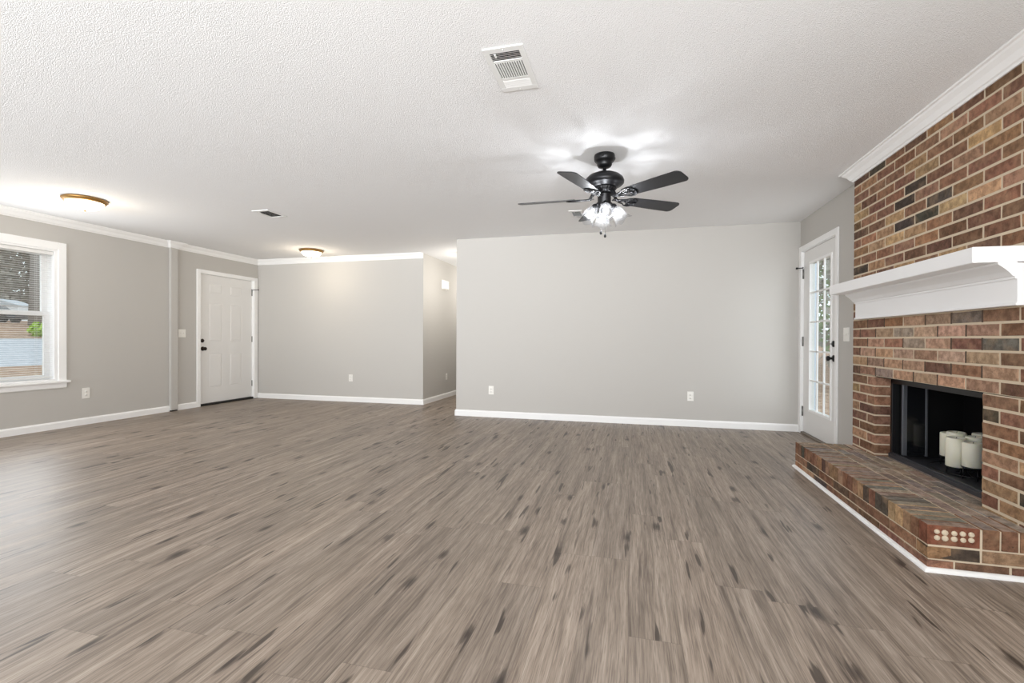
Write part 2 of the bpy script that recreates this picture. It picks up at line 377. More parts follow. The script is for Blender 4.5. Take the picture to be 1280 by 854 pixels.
# ------------------------------------------------------------------ brick fireplace
FX, FY0, FY1 = 1.74, 2.578, 4.405
OY0, OY1, OZ0, OZ1 = 2.938, 4.043, 0.207, 0.797
CO = 0.0718
pal = [((146,108,84),3.2), ((128,94,74),2.6), ((162,124,94),2.2), ((190,156,118),1.2), ((82,73,63),1.2), ((146,106,86),2), ((112,84,70),1.4), ((172,136,108),1.2)]
pal_wash = [((196,164,140),2.2), ((184,150,126),2), ((172,156,140),1.9), ((136,128,120),1.6), ((190,152,126),1), ((204,174,136),.6), ((182,140,114),.4)]
pal_top = [((164,150,138),2), ((172,154,138),2), ((150,142,135),1.4), ((180,160,142),1), ((164,144,130),1)]
def pick(p):
    t = RNG.random()*sum(w for _, w in p)
    for cc, w in p:
        t -= w
        if t <= 0: break
    j = RNG.uniform(.9, 1.1); return tuple(min(255, max(0, v*j + RNG.uniform(-4, 4))) for v in cc)
def brick(bm, lay, o, u, v, n, du, dv, dn, col, cap=None, ch=.003, mi=0):
    """box with origin o (centre of front face), half sizes du, dv along u, v, depth dn behind n; chamfered front"""
    o, u, v, n = Vector(o), Vector(u), Vector(v), Vector(n)
    jit = lambda: RNG.uniform(-.0012, .0012)
    cs = [(-1,-1), (1,-1), (1,1), (-1,1)]
    js = [(jit(), jit(), jit()*.8) for _ in cs]
    r0 = [bm.verts.new(o + u*du*a + v*dv*b - n*dn) for a, b in cs]
    r1 = [bm.verts.new(o + u*(du*a+j[0]) + v*(dv*b+j[1]) - n*ch) for (a, b), j in zip(cs, js)]
    r2 = [bm.verts.new(o + u*((du-ch)*a+j[0]) + v*((dv-ch)*b+j[1]) + n*j[2]) for (a, b), j in zip(cs, js)]
    fs = [bm.faces.new(r2)]
    side = []
    for a, b in ((r0, r1), (r1, r2)):
        for i in range(4): side.append(bm.faces.new((a[i], a[(i+1)%4], b[(i+1)%4], b[i])))
    side.append(bm.faces.new(r0[::-1]))
    lin = s(*col); lc = s(*cap) if cap else lin
    for f in fs:
        f.material_index = mi
        for lp in f.loops: lp[lay] = lc
    for f in side:
        f.material_index = mi
        for lp in f.loops: lp[lay] = lin

fp = thing('fireplace', 'red brown brick fireplace with raised hearth and black firebox', 'fireplace', (FX, (FY0+FY1)/2, 0), kind=None)
FPL = Vector((FX, (FY0+FY1)/2, 0))
def fobj(name, bm, mats, **kw):
    bmesh.ops.translate(bm, verts=bm.verts[:], vec=-FPL); return obj(name, bm, mats, fp, **kw)
bm = B(); lay = bm.loops.layers.float_color.new('brick_colour')
NX, UY, UZ = (-1, 0, 0), (0, 1, 0), (0, 0, 1)
ZT = 2.42
for k in range(-9, 23):
    z0 = OZ1 + CO*k + .0055; z1 = z0 + CO - .011
    if z0 < OZ0-.03: z0 = OZ0 - .03
    if z1 > ZT: z1 = ZT
    if z1 - z0 < .015: continue
    ph = FY0 if k % 2 == 0 else FY0 - .12175
    y = ph
    while y < FY1:
        a, b = y + .005, y + .2435 - .005; y += .2435
        a = max(a, FY0); b = min(b, FY1)
        if FY1 - b < .03: b = FY1
        segs = [(a, b)]
        if z1 <= OZ1 + .002:
            segs = []
            if a < OY0: segs.append((a, min(b, OY0)))
            if b > OY1: segs.append((max(a, OY1), b))
        for p, q in segs:
            if q - p < .02: continue
            zc, yc = (z0+z1)/2, (p+q)/2
            wash = OZ1-.02 < zc < 1.3 and 2.75 < yc < 4.2
            colr = pick(pal_wash) if wash and RNG.random() < .85 else pick(pal)
            brick(bm, lay, (FX, yc, zc), UY, UZ, NX, (q-p)/2, (z1-z0)/2, .105, colr)
            if wash and zc > OZ1 and q < FY1-.01 and RNG.random() < .75:
                add_box(bm, FX+.0005, FX+.02, q-.001, q+.011, z0-.001, z1+.001, 2)
            jm = 0
# mortar body
def mort(y0, y1, z0, z1): add_box(bm, FX+.002, FX+.131, y0, y1, z0, z1, 1)
mort(FY0+.004, OY0-.004, 0, OZ1); mort(OY1+.004, FY1-.004, 0, OZ1); mort(FY0+.004, FY1-.004, OZ1+.004, ZT+.015)
fobj('brick_facing', bm, [M_BRICK, M_MORTAR, M_SOOTMORTAR])
bm = B(); add_box(bm, FX+.012, FX+.10, OY0-.06, OY1+.06, OZ1-.003, OZ1+.003); fobj('steel_lintel', bm, M_FIREBOX)

# hearth
HX, HZ = 1.325, .212
bm = B(); lay = bm.loops.layers.float_color.new('brick_colour')
RP = .0705
ny = int(round((FY1-FY0)/RP)); rp = (FY1-FY0)/ny
for i in range(ny):                                             # rowlock course on the long front edge
    yc = FY0 + rp*(i+.5); d = rp/2-.004
    cc = (132, 82, 62) if i == 0 else pick(pal)
    brick(bm, lay, (HX+.1, yc, HZ+RNG.uniform(-.001,.001)), (1,0,0), UY, UZ, .1, d if i not in (0, ny-1) else d+.001, .09, cc, pick(pal_top))
nx = 3; rx = (FX-.003-(HX+.207))/nx
for i in range(nx):                                             # headers on both short ends
    for ye, sg in ((FY0, 1), (FY1, -1)):
        xc = HX+.207 + rx*(i+.5)
        brick(bm, lay, (xc, ye+sg*.1, HZ), (1,0,0), UY, UZ, rx/2-.0045, .1, .09, pick(pal), pick(pal_top))
nx2 = 5; 
for i in range(nx2):                                            # stretchers on edge between them
    xc = HX+.207 + rx*(i+.5)
    y = FY0+.207 - (.12 if i % 2 else 0)
    while y < FY1-.21:
        a, b = max(y+.004, FY0+.209), min(y+.2435-.004, FY1-.209); y += .2435
        if i >= nx: a, b = max(a, OY0+.004), min(b, OY1-.004)
        if b-a > .03: brick(bm, lay, (xc, (a+b)/2, HZ-.001+RNG.uniform(-.001,.001)), (1,0,0), UY, UZ, rx/2-.0045, (b-a)/2, .09, pick(pal_top), pick(pal_top))
for ci, (z0, z1) in enumerate(((.060, .113), (-.002, .051))):    # two stretcher courses under the edge
    y = FY0 + (.1 if ci == 0 else 0.205)
    brick(bm, lay, (HX, (FY0+y-.009)/2, (z0+z1)/2), UY, UZ, NX, (y-.009-FY0)/2, (z1-z0)/2, .09, pick(pal))
    while y < FY1-.02:
        b = min(y+.2435-.009, FY1)
        brick(bm, lay, (HX, (y+b)/2, (z0+z1)/2), UY, UZ, NX, (b-y)/2, (z1-z0)/2, .09, pick(pal)); y += .2435
    for ye, ns in ((FY0, -1), (FY1, 1)):
        x = HX; first = .2 if ci == 0 else .1
        while x < FX-.02:
            b = min(x+first, FX-.003)
            cc = (84, 72, 62) if (ci == 0 and x == HX and ns < 0) else pick(pal)
            brick(bm, lay, ((x+b)/2, ye, (z0+z1)/2), (1,0,0), UZ, (0, ns, 0), (b-x)/2, (z1-z0)/2, .085, cc); x = b+.01; first = .2
for zz in (.184, .157):                                          # cored brick face at the corner, core holes filled with mortar
    for j in range(5):
        xx = HX+.035 + j*.0335 + RNG.uniform(-.002, .002); r = RNG.uniform(.0105, .0135)
        add_lathe(bm, [(r, -.004), (r, .001), (r*.7, .003), (0, .0035)], (xx, FY0, zz+RNG.uniform(-.002,.002)), (0,-1,0), 9, 1)
add_box(bm, HX+.005, FX+.004, FY0+.005, FY1-.005, 0, HZ-.005, 1)
add_box(bm, FX, FX+.131, OY0+.001, OY1-.001, 0, HZ-.005, 1)
fobj('hearth', bm, [M_BRICK, M_MORTAR])

# firebox
bx0, bx1 = FX+.10, 2.42
bm = B()
add_box(bm, bx0+.03, bx1, OY0-.05, OY1+.06, .80, .83)                                # roof
add_prism(bm, [(bx0, OY1+.002), (bx0+.02, OY1+.002), (2.30, 4.03), (2.30, 4.07), (bx0, OY1+.03)], .2, .82)
add_prism(bm, [(bx0, OY0-.002), (bx0, OY0-.03), (2.30, OY0-.03), (2.30, OY0+.05), (bx0+.02, OY0-.002)], .2, .82)
add_box(bm, 2.28, 2.32, OY0-.03, OY1+.07, .2, .82)
fobj('firebox', bm, M_FIREBOX)
bm = B(); add_box(bm, bx0+.05, 2.285, OY0-.02, OY1+.0, .19, .217); fobj('firebox_floor', bm, M_TRACK)
bm = B(); add_box(bm, FX+.088, FX+.128, OY0+.001, OY1-.001, HZ-.004, .238); add_box(bm, FX+.128, FX+.20, OY0+.01, OY1-.01, HZ-.004, .226)
add_box(bm, FX+.098, FX+.112, OY0+.001, OY1-.001, .236, .247)
fobj('door_track', bm, M_TRACK, bevel=.002)
bm = B()
add_box(bm, FX+.10, FX+.125, OY1-.025, OY1-.002, .238, OZ1); add_box(bm, FX+.10, FX+.125, OY0+.002, OY0+.025, .238, OZ1); add_box(bm, FX+.10, FX+.125, OY0+.002, OY1-.002, OZ1-.045, OZ1-.006)
fobj('surround_frame', bm, M_BLACK, bevel=.002)
def fold_door(y, sg):
    bm = B(); add_box(bm, 1.885, 2.03, y-.003, y+.003, .245, OZ1-.05)
    d = fobj('folding_glass_door', bm, M_SMOKE)
    bm = B(); add_box(bm, 1.878, 1.906, y-.011, y+.011, .24, OZ1-.045); add_box(bm, 2.018, 2.032, y-.009, y+.009, .24, OZ1-.045)
    st = fobj('door_stile', bm, M_STILE, bevel=.002); st.parent = d
    bm = B(); add_lathe(bm, [(0, 0), (.008, .002), (.008, .012), (0, .016)], (2.045, y-.012, .51), (0,-1,0), 12)
fold_door(3.97, 1); fold_door(OY0+.075, -1)

# crown along the brick top + quarter round at hearth
bm = B(); add_sweep(bm, [(XR, FY1-.001), (FX, FY1-.001), (FX, FY0+.001), (XR, FY0+.001)][::-1], flip(CROWN)[::-1]) if False else None
bm.free(); bm = B(); add_sweep(bm, [(XR-.001, FY1+.0), (FX, FY1+.0), (FX, FY0), (XR-.001, FY0)][::-1], [(d, z-.0005) for d, z in CROWN])
struct('trim_4', bm, M_TRIM, 'white crown moulding around the top of the brick chimney', 'trim')
QR = [(0, 0), (.019, 0), (.0185, .006), (.016, .012), (.011, .017), (.004, .0195), (0, .0195)]
bm = B(); add_sweep(bm, [(FX, FY1), (HX, FY1), (HX, FY0), (XR-.001, FY0)][::-1], QR)
struct('trim_5', bm, M_TRIM, 'white quarter round shoe moulding around the brick hearth', 'trim')

# mantel shelf
MY0, MY1 = 2.66, 4.31
mt = thing('mantel_shelf', 'white painted wooden mantel shelf on the brick chimney above the firebox', 'mantel', (FX, (MY0+MY1)/2, 1.228))
ML = Vector((FX, (MY0+MY1)/2, 1.228))
def mobj(name, bm, **kw):
    bmesh.ops.translate(bm, verts=bm.verts[:], vec=-ML); return obj(name, bm, M_MANTEL, mt, **kw)
bm = B(); add_box(bm, 1.533, FX+.001, MY0, MY1, 1.4285, 1.5035); mobj('shelf_board', bm, bevel=.004)
bm = B(); add_box(bm, 1.705, FX+.001, MY0, MY1-.027, 1.229, 1.425); mobj('frieze_board', bm, bevel=.003)
bm = B()
prof = [(1.7055, 1.352), (1.7055, 1.4285), (1.632, 1.4285), (1.634, 1.419), (1.640, 1.414), (1.655, 1.402), (1.672, 1.386), (1.684, 1.371), (1.688, 1.366), (1.696, 1.363), (1.697, 1.352)]
R90 = Matrix(((1,0,0,0),(0,0,1,0),(0,1,0,0),(0,0,0,1)))
add_prism(bm, prof, MY0+.004, MY1-.030, R90); mobj('crown_moulding', bm)
bm = B(); add_box(bm, 1.697, FX+.001, MY0-.004, MY1-.023, 1.2285, 1.243); mobj('bottom_bead', bm, bevel=.003)

# candle stand and candles
CS = [(1.985, 3.575, .27, .052, .183, 'ivory pillar candle standing in front, second tallest shape left of the brick pier'),
      (2.000, 3.450, .30, .050, .148, 'ivory pillar candle in front, cut off by the right brick pier'),
      (2.080, 3.815, .285, .050, .158, 'ivory pillar candle at the back left, leftmost of the group in the firebox'),
      (2.056, 3.700, .30, .050, .168, 'ivory pillar candle half hidden behind the tall front candle'),
      (2.092, 3.590, .30, .048, .160, 'ivory pillar candle behind, its top peeping between the front candles and pier'),
      (2.200, 3.715, .30, .048, .162, 'ivory pillar candle furthest back, only its top edge showing beside the pier')]
CS[0] = CS[0][:5] + ('tall ivory pillar candle standing at the front of the group in the firebox',)
st = thing('candle_stand', 'black wire candle stand with small round plates on the firebox floor', 'candle holder', (2.07, 3.63, .2175))
SL = Vector((2.07, 3.63, .2175))
for x, y, z, r, h, lb in CS:
    bm = B(); zl = z - SL.z; X, Y = x-SL.x, y-SL.y
    add_lathe(bm, [(0, zl-.004), (r*.98, zl-.004), (r*.98, zl), (0, zl)], (X, Y, 0), (0,0,1), 24)
    add_tube(bm, [(X+r*1.0*math.cos(t), Y+r*1.0*math.sin(t), zl-.004) for t in [2*PI*i/20 for i in range(20)]], .003, 6, closed=True)
    obj('plate', bm, M_BLACK, st)
    for q in range(3):
        bm = B(); a = 2*PI*q/3 + .5
        add_tube(bm, [(X+r*.85*math.cos(a), Y+r*.85*math.sin(a), zl-.004), (X+r*.85*math.cos(a), Y+r*.85*math.sin(a), .003)], .003, 6)
        obj('leg', bm, M_BLACK, st)
bm = B(); add_tube(bm, [(.17*math.cos(t), .21*math.sin(t), .018) for t in [2*PI*i/40 for i in range(40)]], .0035, 6, closed=True)
for (x, y, z, r, h, lb) in CS: add_tube(bm, [(0, 0, .018), (x-SL.x, y-SL.y, .018)], .003, 6)
obj('base_ring', bm, M_BLACK, st)
for x, y, z, r, h, lb in CS:
    cd = thing('pillar_candle', lb, 'candle', (x, y, z+.0003), 0, 'pillar candles in the firebox')
    bm = B(); add_lathe(bm, [(0, 0), (r-.003, 0), (r, .003), (r, h-.008), (r-.003, h-.002), (r-.008, h), (r-.014, h-.003), (r-.02, h-.010), (0, h-.013)], seg=32); obj('wax', bm, M_CANDLE, cd)
    bm = B(); add_tube(bm, [(0, 0, h-.014), (.001, .001, h-.004), (.003, .001, h+.003)], .0015, 6); obj('wick', bm, M_WICK, cd)

# ------------------------------------------------------------------ front door (six panel)
d1 = thing('door_1', 'white six panel front door with black knob on the left wall', 'door', (XL, (DY0+DY1)/2, 0), kind='structure')
DL = Vector((XL, (DY0+DY1)/2, 0))
def dobj(name, bm, mats, L, par, **kw):
    bmesh.ops.translate(bm, verts=bm.verts[:], vec=-L); return obj(name, bm, mats, par, **kw)
def panel_slab(y0, y1, z0, z1, xf, thick, panels, sgn):
    """slab whose face at x = xf looks along +x*sgn; recessed raised panels"""
    bm = B(); ys = sorted({y0, y1} | {p[0] for p in panels} | {p[1] for p in panels}); zs = sorted({z0, z1} | {p[2] for p in panels} | {p[3] for p in panels})
    V = {(i, j): bm.verts.new((xf, y, z)) for i, y in enumerate(ys) for j, z in enumerate(zs)}
    pf = []
    for i in range(len(ys)-1):
        for j in range(len(zs)-1):
            q = [V[i, j], V[i+1, j], V[i+1, j+1], V[i, j+1]]
            f = bm.faces.new(q if sgn > 0 else q[::-1])
            cy, cz = (ys[i]+ys[i+1])/2, (zs[j]+zs[j+1])/2
            if any(a < cy < b and c0 < cz < e for a, b, c0, e in panels): pf.append(f)
    for th, dp in ((.010, -.007), (.012, -.002), (.03, .006)):
        bmesh.ops.inset_individual(bm, faces=pf, thickness=th, depth=dp)
    add_box(bm, min(xf-.0005*sgn, xf-thick*sgn), max(xf-.0005*sgn, xf-thick*sgn)-.0, y0, y1, z0, z1) if False else None
    # sides and back
    be = [e for e in bm.edges if e.is_boundary]
    r = bmesh.ops.extrude_edge_only(bm, edges=be); nv = [v for v in r['geom'] if isinstance(v, bmesh.types.BMVert)]
    for v in nv: v.co.x = xf - thick*sgn
    bmesh.ops.holes_fill(bm, edges=[e for e in bm.edges if e.is_boundary], sides=0)
    return bm
sy0, sy1, sz0, sz1 = 5.806, 6.850, .034, 2.056
cols = ((6.006-.02, 6.236), (6.385, 6.635)); rows = ((.27, .82), (1.0, 1.62), (1.765, 1.925))
pn = [(a, b, c0, e) for a, b in cols for c0, e in rows]
obj_slab = dobj('door_panel', panel_slab(sy0, sy1, sz0, sz1, XL-.035, .04, pn, 1), M_DOOR, DL, d1)
bm = B()
add_box(bm, XL-.12, XL+.001, DY0, sy0-.003, 0, DZ); add_box(bm, XL-.12, XL+.001, sy1+.003, DY1, 0, DZ); add_box(bm, XL-.12, XL+.001, sy0-.003, sy1+.003, sz1+.003, DZ)
dobj('door_jamb', bm, M_TRIM, DL, d1)
bm = B(); cx0, cx1 = XL, XL+.017
for y0, y1, z0, z1 in ((5.737, 5.800, 0, 2.118), (6.857, 6.938, 0, 2.118), (5.800, 6.857, 2.064, 2.118)): add_box(bm, cx0, cx1, y0, y1, z0, z1)
dobj('door_casing', bm, M_TRIM, DL, d1, bevel=.004)
bm = B(); add_box(bm, XL-.10, XL+.004, sy0, sy1, 0, .03); dobj('threshold', bm, M_GAP, DL, d1)
def knob(y, z, r, depth, L, par, x, sgn, m, name='door_knob'):
    bm = B()
    if name == 'deadbolt': pr = [(0, 0), (r, 0), (r, .006), (r*.85, .012), (r*.5, .014), (0, .014)]
    else: pr = [(0, 0), (.033, 0), (.033, .005), (.026, .010), (.012, .014), (.011, depth*.45), (r*.7, depth*.55), (r, depth*.75), (r*.9, depth*.92), (r*.5, depth), (0, depth)]
    add_lathe(bm, pr, (x, y, z), (sgn, 0, 0), 24)
    if name == 'deadbolt': add_box(bm, min(x+.013*sgn, x+.03*sgn), max(x+.013*sgn, x+.03*sgn), y-.014, y+.014, z-.004, z+.004)
    o = dobj(name, bm, m, L, par); return o
knob(5.878, .893, .028, .065, DL, d1, XL-.035, 1, M_BRONZE); knob(5.871, 1.018, .03, .03, DL, d1, XL-.035, 1, M_BRONZE, 'deadbolt')
for z in (.27, 1.043, 1.85):
    bm = B(); add_box(bm, XL-.036, XL-.030, sy1-.004, sy1+.012, z-.05, z+.05); add_tube(bm, [(XL-.026, sy1+.002, z-.05), (XL-.026, sy1+.002, z+.05)], .006, 8); dobj('hinge', bm, M_STEEL, DL, d1)
bm = B(); add_tube(bm, [(XL-.02, sy1+.002, 1.905), (XL+.03, sy1+.01, 1.907), (XL+.075, sy1+.03, 1.907)], .005, 8); add_tube(bm, [(XL-.02, sy1, 1.905), (XL+.01, sy1-.05, 1.906)], .005, 8)
add_lathe(bm, [(0, 0), (.009, 0), (.009, .012), (0, .014)], (XL+.072, sy1+.029, 1.907), (.9, .4, 0), 12)
dobj('hinge_pin_stop', bm, M_BLACK, DL, d1)

# ------------------------------------------------------------------ glass door
d2 = thing('door_2', 'white fifteen pane glass door with black knob beside the chimney', 'door', (XR, (GY0+GY1)/2, 0), kind='structure')
GL = Vector((XR, (GY0+GY1)/2, 0))
gy0, gy1, gz0, gz1 = 5.105, 6.032, .026, 2.066
py0, py1, pz0, pz1 = 5.268, 5.826, .300, 1.905
xs0, xs1 = XR+.014, XR+.056
bm = B()
for y0, y1, z0, z1 in ((gy0, py0, gz0, gz1), (py1, gy1, gz0, gz1), (py0, py1, gz0, pz0), (py0, py1, pz1, gz1)): add_box(bm, xs0, xs1, y0, y1, z0, z1)
bmesh.ops.remove_doubles(bm, verts=bm.verts[:], dist=1e-5)
dobj('door_panel', bm, M_DOOR, GL, d2)
bm = B(); w = .026
for y0, y1, z0, z1 in ((py0-w, py0+.002, pz0-w, pz1+w), (py1-.002, py1+w, pz0-w, pz1+w), (py0, py1, pz0-w, pz0+.002), (py0, py1, pz1-.002, pz1+w)): add_box(bm, xs0-.010, xs0+.002, y0, y1, z0, z1)
for q in range(1, 3):
    yy = py0 + (py1-py0)*q/3; add_box(bm, xs0-.002, xs0+.016, yy-.009, yy+.009, pz0, pz1)
for q in range(1, 5):
    zz = pz0 + (pz1-pz0)*q/5; add_box(bm, xs0-.002, xs0+.0155, py0, py1, zz-.009, zz+.009)
dobj('muntin_grille', bm, M_TRIM, GL, d2, bevel=.003)
bm = B(); add_box(bm, xs0+.017, xs0+.023, py0, py1, pz0, pz1); dobj('glass_pane', bm, M_PANE, GL, d2)
bm = B()
add_box(bm, XR-.001, XR+.12, GY0, gy0-.003, 0, GZ); add_box(bm, XR-.001, XR+.12, gy1+.003, GY1, 0, GZ); add_box(bm, XR-.001, XR+.12, gy0-.003, gy1+.003, gz1+.003, GZ)
dobj('door_jamb', bm, M_TRIM, GL, d2)
bm = B()
for y0, y1, z0, z1 in ((5.047, 5.100, 0, 2.136), (6.038, YB-.001, 0, 2.136), (5.100, 6.038, 2.074, 2.136)): add_box(bm, XR-.017, XR, y0, y1, z0, z1)
dobj('door_casing', bm, M_TRIM, GL, d2, bevel=.004)
bm = B(); add_box(bm, XR-.012, XR+.12, gy0, gy1, 0, .022); dobj('threshold', bm, M_ALU, GL, d2, bevel=.004)
knob(5.196, .888, .027, .065, GL, d2, xs0, -1, M_BLACK); knob(5.196, 1.029, .031, .03, GL, d2, xs0, -1, M_BLACK, 'deadbolt')
for z in (.255, 1.05, 1.82):
    bm = B(); add_box(bm, xs0-.006, xs0-.001, gy1-.006, gy1+.014, z-.055, z+.055); add_tube(bm, [(xs0-.010, gy1+.002, z-.055), (xs0-.010, gy1+.002, z+.055)], .006, 8); dobj('hinge', bm, M_STEEL, GL, d2)
bm = B(); add_tube(bm, [(xs0-.01, gy1+.002, 1.89), (XR-.05, gy1+.005, 1.888), (XR-.062, gy1-.006, 1.886)], .006, 8); add_lathe(bm, [(0, 0), (.011, 0), (.011, .014), (0, .016)], (XR-.056, gy1-.005, 1.886), (-.9, -.4, 0), 12)
add_tube(bm, [(xs0-.01, gy1+.002, 1.89), (xs0-.03, gy1-.06, 1.888)], .005, 8)
dobj('hinge_pin_stop', bm, M_BLACK, GL, d2)

# ------------------------------------------------------------------ window and blind
w1 = thing('window_1', 'white double hung window on the left wall', 'window', (XL, (WY0+WY1)/2, WZ0), kind='structure')
WL = Vector((XL, (WY0+WY1)/2, WZ0))
bm = B(); e = .08
for y0, y1, z0, z1 in ((WY1, WY1+e, WZ0-.01, WZ1+e+.01), (WY0-e, WY0, WZ0-.01, WZ1+e+.01), (WY0, WY1, WZ1, WZ1+e+.01)): add_box(bm, XL, XL+.018, y0, y1, z0, z1)
dobj('window_casing', bm, M_TRIM, WL, w1, bevel=.004)
bm = B(); add_box(bm, XL-.10, XL+.05, WY0-e-.025, WY1+e+.025, WZ0-.028, WZ0-.001); dobj('window_sill', bm, M_TRIM, WL, w1, bevel=.008, seg=3)
bm = B(); add_prism(bm, [(XL, .470), (XL+.010, .470), (XL+.017, .480), (XL+.017, WZ0-.028), (XL, WZ0-.028)], WY0-e, WY1+e, R90); dobj('apron', bm, M_TRIM, WL, w1)
bm = B()
for y0, y1, z0, z1 in ((WY1-.032, WY1, WZ0, WZ1), (WY0, WY0+.032, WZ0, WZ1), (WY0+.032, WY1-.032, WZ1-.022, WZ1), (WY0+.032, WY1-.032, WZ0, WZ0+.02)): add_box(bm, XL-.128, XL+.003, y0, y1, z0, z1)
dobj('window_frame', bm, M_VINYL, WL, w1)
for nm, z0, z1, xf in (('sash', WZ0+.02, 1.352, XL-.075), ('sash', 1.308, WZ1-.022, XL-.112)):
    bm = B(); a, b = WY0+.032, WY1-.032; t = .055
    for y0, y1, c0, c1 in ((a, a+t, z0, z1), (b-t, b, z0, z1), (a+t, b-t, z0, z0+.05), (a+t, b-t, z1-.044, z1)): add_box(bm, xf-.03, xf, y0, y1, c0, c1)
    sh = dobj('sash', bm, M_VINYL, WL, w1, bevel=.003)
    bm = B(); add_box(bm, xf-.018, xf-.012, a+t-.005, b-t+.005, z0+.045, z1-.04); g = dobj('pane', bm, M_PANE, WL, w1); g.parent = sh
bl = thing('window_blind', 'white horizontal mini blind with open slats hanging in the left window', 'blind', (XL-.030, (WY0+WY1)/2, WZ1-.024))
hw = (WY1-WY0)/2-.036
bm = B(); add_box(bm, -.018, .018, -hw, hw, -.040, 0); obj('headrail', bm, M_BLIND, bl, bevel=.003)
bm = B(); z = -.055
while z > -(WZ1-WZ0)+.075:
    n = 4
    for q in range(n):
        x0, x1 = -.0125+.025*q/n, -.0125+.025*(q+1)/n; f0, f1 = [.0022*(1-(x/.0125)**2) for x in (x0, x1)]
        vs = [bm.verts.new(p) for p in ((x0, -hw+.003, z+f0), (x1, -hw+.003, z+f1), (x1, hw-.003, z+f1), (x0, hw-.003, z+f0))]; bm.faces.new(vs)
    z -= .0235
obj('slats', bm, M_BLIND, bl)
zb = z
bm = B(); add_box(bm, -.013, .013, -hw+.002, hw-.002, zb-.006, zb+.006); obj('bottom_rail', bm, M_BLIND, bl, bevel=.002)
for yy in (-.30, .30):
    for xx in (-.0135, .0135):
        bm = B(); add_tube(bm, [(xx, yy, -.04), (xx, yy, zb)], .0008, 5); obj('ladder_cord', bm, M_BLIND, bl)

# ------------------------------------------------------------------ ceiling fan
fan = thing('ceiling_fan', 'black five blade ceiling fan with four lit glass shades', 'ceiling fan', (-.213, 3.569, H))
def fz(z): return z - H
bm = B(); add_lathe(bm, [(0, 0), (.074, 0), (.077, -.012), (.076, -.040), (.066, -.052), (.055, -.058), (.055, -.075), (.048, -.088), (.030, -.096), (0, -.096)], seg=40)
obj('canopy', bm, M_BLACK, fan)
for a in (.4, 2.5, 4.6):
    bm = B(); add_lathe(bm, [(0, 0), (.012, 0), (.012, .006), (0, .008)], (.075*math.cos(a), .075*math.sin(a), -.022), (math.cos(a), math.sin(a), 0), 10)
    obj('canopy_screw', bm, M_BLACK, fan)
bm = B(); add_lathe(bm, [(.013, -.09), (.013, -.135), (.022, -.138), (.024, -.150), (.03, -.152)], seg=20); obj('downrod', bm, M_BLACK, fan)
bm = B(); add_lathe(bm, [(0, fz(2.308)), (.03, fz(2.308)), (.075, fz(2.300)), (.115, fz(2.283)), (.138, fz(2.262)), (.145, fz(2.243)), (.143, fz(2.226)), (.128, fz(2.212)), (.105, fz(2.205)), (.1, fz(2.196)), (0, fz(2.196))], seg=48)
obj('motor_housing', bm, M_BLACK, fan)
def ribs(i, r, h, t): return (r*(1+.03*math.cos(24*t)) if i in (2, 3) else r, h)
bm = B(); add_lathe(bm, [(0, fz(2.197)), (.085, fz(2.197)), (.088, fz(2.185)), (.072, fz(2.168)), (.06, fz(2.150)), (0, fz(2.150))], seg=96, ruffle=ribs); obj('flywheel_hub', bm, M_BLACK, fan)
bm = B(); add_lathe(bm, [(0, fz(2.150)), (.052, fz(2.150)), (.054, fz(2.140)), (.049, fz(2.132)), (.049, fz(2.082)), (.044, fz(2.068)), (.03, fz(2.058)), (.012, fz(2.05)), (0, fz(2.05))], seg=40); obj('switch_housing', bm, M_BLACK, fan)
ZBL = 2.118; PITCH = math.radians(12)
for kb in range(5):
    a = math.radians(-108.4 + 72*kb)
    fr = Matrix.Translation((0, 0, fz(ZBL))) @ Matrix.Rotation(a, 4, 'Z') @ Matrix.Rotation(-PITCH, 4, 'X')
    # blade outline: +x is outward
    out = [(.215, -.052), (.24, -.058), (.45, -.068), (.62, -.072)]
    for q in range(7): t = -PI/2 + PI/2*q/6; out.append((.62+.04*math.cos(t)*.9, -.034+.038*math.sin(t)))
    for q in range(7): t = PI/2*q/6; out.append((.62+.04*math.cos(t)*.9, .034+.038*math.sin(t)))
    out += [(.62, .072), (.45, .068), (.24, .058), (.215, .052)]
    seen = []; 
    for p in out:
        if not seen or (abs(p[0]-seen[-1][0])+abs(p[1]-seen[-1][1])) > .0015: seen.append(p)
    bm = B(); add_prism(bm, seen, -.003, .003, fr); bld = obj('blade', bm, M_BLADE, fan, bevel=.0015)
    bm = B()
    fr2 = fr @ Matrix.Translation((0, 0, -.006))
    loop = [(.10, 0), (.135, .020), (.175, .030), (.20, .052), (.235, .058), (.268, .040), (.282, 0), (.268, -.040), (.235, -.058), (.20, -.052), (.175, -.030), (.135, -.020)]
    add_tube(bm, [fr2 @ Vector((x, y, 0)) for x, y in loop], .0055, 6, closed=True)
    for sgn in (1, -1):
        add_tube(bm, [fr2 @ Vector((x, y*sgn, 0)) for x, y in ((.185, .004), (.21, .030), (.235, .036), (.25, .022), (.236, .010), (.222, .018))], .004, 6)
    add_tube(bm, [fr2 @ Vector((x, 0, 0)) for x in (.13, .2, .28)], .006, 6)
    add_prism(bm, [(.075, -.016), (.16, -.012), (.20, -.02), (.20, .02), (.16, .012), (.075, .016)], .002, .007, fr2)
    hubp = Matrix.Rotation(a, 4, 'Z')
    add_tube(bm, [hubp @ Vector((.06, 0, fz(2.172))), hubp @ Vector((.085, 0, fz(2.150))), fr2 @ Vector((.11, 0, 0.002)), fr2 @ Vector((.15, 0, 0))], [.014, .013, .010, .007], 8)
    for x, y in ((.235, .03), (.235, -.03), (.265, 0)): add_lathe(bm, [(0, 0), (.006, 0), (.005, .004), (0, .005)], fr2 @ Vector((x, y, .001)), (0, 0, -1), 8)
    obj('blade_iron', bm, M_BLACK, fan)
